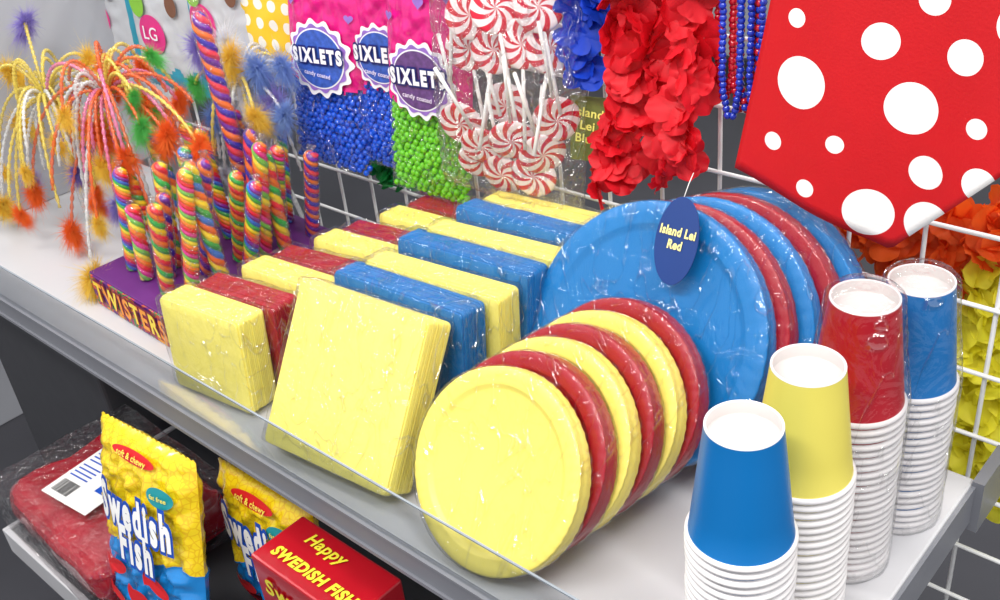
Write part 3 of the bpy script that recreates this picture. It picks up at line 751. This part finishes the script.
# ---------------------------------------------------------------- hanging card packages at the far end
m_teal=mat("teal_card",(50,156,184),.4,.06,20,coat=.3);m_greyf=mat("silver_foil",(200,203,209),.3,.08,30,.15,40,coat=.4)
m_badge=mat("hot_pink_badge",(222,50,134),.4);m_brown=mat("brown_card",(120,80,60),.5);m_greenf=mat("green_print_card",(130,190,60),.5)
def card_pack(x,y,z,w,h,mtop,label,yaw=6,bx_=0):
    e=empty("hanging_package",(x,y,z),(-ty(3),ty(3),ty(yaw)),label=label,cat="package",group="hanging carded packages")
    me,fy=pillow(w,h,.014,[m_teal,mtop],lambda u,t: 0 if (t<.15+.03*math.sin(u*22) or abs(u-.5)>.455 or t>.93) else 1,nx=40,nz=40,wr=.002,seed=x*9)
    obj("pouch",me,e)
    b=MB();v,f=disc(0,0,.034,.034,0);b.add([(p[0],fy(p[0]+bx_,p[2]+h*.38)-.003,p[2]) for p in v],f)
    obj("round_badge",b.mesh("bd",[m_badge],False),e,(bx_,0,h*.38))
    obj("lettering",text_mesh("LG",.032,[m_label],.0002),e,(bx_,-.0195,h*.38+.002))
    for s,dx,dz,mi in ((.9,-.045,.58,0),(.7,.045,.60,1),(1.1,.0,.80,0),(.6,-.055,.78,1)):
        b=MB();v,f=disc(dx,h*dz,.020*s,.027*s,-.0188);b.add(v,f,0)
        obj("printed_shape",b.mesh("ps",[(m_greenf,m_brown)[mi]],False),e)
card_pack(-1.62,.43,.175,.17,.26,m_greyf,"silver and teal package with pink round badge")
card_pack(-1.40,.42,.172,.17,.26,m_greyf,"silver and teal package with pink round badge",bx_=-.02)
card_pack(-1.235,.43,.205,.16,.26,m_greyf,"silver and teal package with round badge",bx_=-.035)
def dotted_bag():
    m=mat("yellow_dot_print",(248,240,220),.4,.03,20,coat=.4)
    nt=m.node_tree;b=nt.nodes["Principled BSDF"];tc=nt.nodes.new("ShaderNodeTexCoord")
    mp=nt.nodes.new("ShaderNodeMapping");mp.inputs["Scale"].default_value=(34,0,34)
    nt.links.new(tc.outputs["Object"],mp.inputs[0])
    fr=nt.nodes.new("ShaderNodeVectorMath");fr.operation='FRACTION';nt.links.new(mp.outputs[0],fr.inputs[0])
    ds=nt.nodes.new("ShaderNodeVectorMath");ds.operation='DISTANCE';ds.inputs[1].default_value=(.5,0,.5);nt.links.new(fr.outputs[0],ds.inputs[0])
    lt=nt.nodes.new("ShaderNodeMath");lt.operation='LESS_THAN';lt.inputs[1].default_value=.30;nt.links.new(ds.outputs["Value"],lt.inputs[0])
    m1=nt.nodes.new("ShaderNodeMix");m1.data_type='RGBA';nt.links.new(lt.outputs[0],m1.inputs[0]);m1.inputs[6].default_value=lin((250,206,50));m1.inputs[7].default_value=lin((246,244,236))
    sp=nt.nodes.new("ShaderNodeSeparateXYZ");nt.links.new(tc.outputs["Object"],sp.inputs[0])
    gt=nt.nodes.new("ShaderNodeMath");gt.operation='LESS_THAN';gt.inputs[1].default_value=.035;nt.links.new(sp.outputs[2],gt.inputs[0])
    mx=nt.nodes.new("ShaderNodeMix");mx.data_type='RGBA';nt.links.new(gt.outputs[0],mx.inputs[0]);nt.links.new(m1.outputs[2],mx.inputs[6]);mx.inputs[7].default_value=lin((244,242,238))
    nt.links.new(mx.outputs[2],b.inputs["Base Color"]);return m
me,fy=pillow(.15,.30,.014,[dotted_bag()],seed=2,wr=.003)
obj("party_favor_bag",me,None,(-1.125,.445,.215),(-ty(3),ty(4),ty(6)),label="white and yellow dotted pouch hanging beside candy bags",cat="gift bag")

# ---------------------------------------------------------------- lower shelf goods
def fishmat(zb=.138):
    m=mat("yellow_blue_bag_print",(248,214,40),.25,.04,40,.4,45,coat=.8)
    nt=m.node_tree;b=nt.nodes["Principled BSDF"]
    tc=nt.nodes.new("ShaderNodeTexCoord");sp=nt.nodes.new("ShaderNodeSeparateXYZ");nt.links.new(tc.outputs["Object"],sp.inputs[0])
    s=nt.nodes.new("ShaderNodeMath");s.operation='MULTIPLY';s.inputs[1].default_value=70;nt.links.new(sp.outputs[0],s.inputs[0])
    s2=nt.nodes.new("ShaderNodeMath");s2.operation='SINE';nt.links.new(s.outputs[0],s2.inputs[0])
    s3=nt.nodes.new("ShaderNodeMath");s3.operation='MULTIPLY_ADD';s3.inputs[1].default_value=.006;nt.links.new(s2.outputs[0],s3.inputs[0]);nt.links.new(sp.outputs[2],s3.inputs[2])
    l=nt.nodes.new("ShaderNodeMath");l.operation='LESS_THAN';l.inputs[1].default_value=zb;nt.links.new(s3.outputs[0],l.inputs[0])
    vo=nt.nodes.new("ShaderNodeTexVoronoi");vo.inputs["Scale"].default_value=110;vo.feature='DISTANCE_TO_EDGE';nt.links.new(tc.outputs["Object"],vo.inputs["Vector"])
    r=nt.nodes.new("ShaderNodeValToRGB");r.color_ramp.elements[0].position=.03;r.color_ramp.elements[0].color=lin((236,190,20));r.color_ramp.elements[1].position=.12;r.color_ramp.elements[1].color=lin((250,218,28))
    nt.links.new(vo.outputs["Distance"],r.inputs[0])
    mx=nt.nodes.new("ShaderNodeMix");mx.data_type='RGBA';nt.links.new(l.outputs[0],mx.inputs[0]);nt.links.new(r.outputs[0],mx.inputs[6]);mx.inputs[7].default_value=lin((24,132,210))
    nt.links.new(mx.outputs[2],b.inputs["Base Color"]);return m
m_redink=mat("red_ink",(210,28,36),.4);m_blueink=mat("blue_ink",(16,80,190),.4);m_whiteink=mat("white_ink",(250,250,250),.4);m_tealink=mat("teal_ink",(30,150,160),.4)
m_lime=mat("lime_ink",(236,226,60),.4)
def fish_bag(loc,rot,label,w=.205,h=.30,zb=.138):
    D=.026
    e=empty("gummy_candy_bag",loc,rot,label=label,cat="candy bag",group="gummy candy bags on the lower shelf")
    me,fy=pillow(w,h,D,[fishmat(zb)],wr=.010,seed=loc[0]*7,nx=40,nz=54);obj("bag",me,e)
    cz=h*.58
    obj("lettering",text_mesh("Swedish\nFish",.072,[m_whiteink,m_blueink],.0032,.0055,conform=lambda x,z:fy(x,z+cz)-.009,sx=.50*w/.205,line=.70),e,(.008,0,cz))
    b=MB();v,f=disc(-.0,0,w*.22,.008,0,40,.0);b.add([(p[0],fy(p[0],p[2]+h*.93)-.005,p[2]+h*.93) for p in v],f)
    obj("printed_oval",b.mesh("ov",[m_redink],False),e)
    b=MB();v,f=disc(w*.30,0,.022,.014,0,40,.4);b.add([(p[0],fy(p[0],p[2]+h*.82)-.008,p[2]+h*.82) for p in v],f,0)
    obj("printed_flash",b.mesh("fl",[m_tealink],False),e)
    obj("flash_lettering",text_mesh("fat free",.009,[m_gold],.0002,conform=lambda x,z:fy(x+w*.30,z+h*.82)-.009),e,(w*.30,0,h*.82))
    obj("heading_lettering",text_mesh("soft & chewy",.011,[m_gold],.0002,conform=lambda x,z:fy(x,z+h*.93)-.007),e,(0,0,h*.93))
    for (fx,fz,s,a) in [(-.050,zb-.038,1,.3),(.045,zb-.030,1,-.4),(0,zb-.066,.9,.1),(.06,zb-.080,.8,.5),(-.06,zb-.088,.8,-.2)]:
        pts=[]
        for i in range(24):
            t=2*math.pi*i/24;x=.024*math.cos(t);z=.011*math.sin(t)
            if x<-.016: z*=2.2;x-=.004
            x,z=x*math.cos(a)-z*math.sin(a),x*math.sin(a)+z*math.cos(a)
            X=fx*w/.215+x*s;Zz=max(.006,fz)+z*s;pts.append((X,fy(X,Zz)-.008,Zz))
        b=MB();b.add(pts,[list(range(24))])
        obj("printed_fish_shape",b.mesh("fs",[m_redink],False),e,label="red fish-shaped candy print")
fish_bag((-.850,-.118,-.328),(-ty(13),ty(0),ty(4)),"yellow and blue gummy candy bag leaning on the lower shelf",.200)
fish_bag((-.735,.012,-.328),(-ty(3),ty(0),ty(2)),"yellow and blue gummy candy bag beside the red candy box",.19,.220,.08)
bxr=empty("candy_box",(-.555,-.027,-.33),(0,0,0),label="red candy box with yellow lettering on the lower shelf",cat="candy box")
m_crim=mat("glossy_red_carton",(178,10,30),.3,.1,15,coat=.4)
obj("carton",bevbox((-.085,-.040,0),(.090,.040,.228),.003,"c",[m_crim]),bxr)
obj("lettering",text_mesh("Happy",.022,[m_lime],.0006,0,sx=1.1,shear=.2),bxr,(-.015,.018,.2285),(-math.pi/2,0,0))
obj("edge_lettering",text_mesh("SWEDISH FISH",.020,[m_lime],.0010,0,sx=1.0,shear=.15),bxr,(.004,-.018,.2285),(-math.pi/2,0,0))
obj("front_lettering",text_mesh("Swedish\nFish",.036,[m_lime,m_redink],.001,.0012,shear=.2),bxr,(0,-.0405,.175))
# red table cover pack
me=bevbox((-.155,-.11,0),(.155,.11,.08),.028,"rp",[mat("red_plastic_folded",(172,5,32),.22,.25,14,.9,26,coat=.7)],True,4)
bm=bmesh.new();bm.from_mesh(me);bmesh.ops.subdivide_edges(bm,edges=list(bm.edges),cuts=5,use_grid_fill=True)
for vv in bm.verts:
    if vv.co.z>.01:
        n=noise.noise_vector(vv.co*18)
        vv.co+=Vector((n.x*.006,n.y*.006,n.z*.012))+noise.noise_vector(vv.co*55)*.004
    if vv.co.z<0:vv.co.z=0
bm.to_mesh(me);bm.free();me.polygons.foreach_set("use_smooth",[True]*len(me.polygons))
rp=empty("table_cover_pack",(-1.085,-.040,-.329),(0,0,ty(-2)),label="folded red plastic table cover in clear bag with white label",cat="table cover")
obj("folded_cover",me,rp)
obj("clear_bag",wrap_box(.32,.092,.235,3.3,m_film_w),rp,(0,-.1175,0))
b=MB();v,f=boxv((-.055,-.07,.0975),(.055,.04,.0985));b.add(v,f);obj("paper_label",b.mesh("pl",[m_white],False),rp,(-.012,0,0),(0,0,ty(8)),label="white label with blue print and barcode")
b=MB();x=-.045
while x<-.005:
    ww=random.choice([.0010,.0018,.0024]);v,f=boxv((x,-.06,.0988),(x+ww,-.034,.0991));b.add(v,f);x+=ww+random.choice([.0012,.002])
v,f=boxv((-.0,.004,.0988),(.052,.036,.0991));b.add(v,f,1);v,f=boxv((.022,-.03,.0988),(.052,-.004,.0991));b.add(v,f,1)
for zz in (.028,.020,.012,-.0,-.008,-.016,-.024):
    v,f=boxv((-.048,zz,.0988),(-.006,zz+.0025,.0991));b.add(v,f,1)
obj("barcode",b.mesh("bc",[m_dark,m_blueink],False),rp,(-.012,0,0),(0,0,ty(8)))

# neighbouring shelf unit beyond the end
ns=empty("neighbouring_shelf_unit",(-2.6,.2,-1.0),label="pale shelving unit standing beyond the shelf end",cat="shelf")
obj("side_panel",bevbox((-.02,-.5,0),(0,.9,2.2),.004,"sp",[m_panel]),ns)
obj("shelf_board",bevbox((0,-.5,.85),(.4,.9,.87),.003,"sb",[m_shelf]),ns)
obj("shelf_board",bevbox((0,-.5,1.25),(.35,.9,1.27),.003,"sb",[m_shelf]),ns)
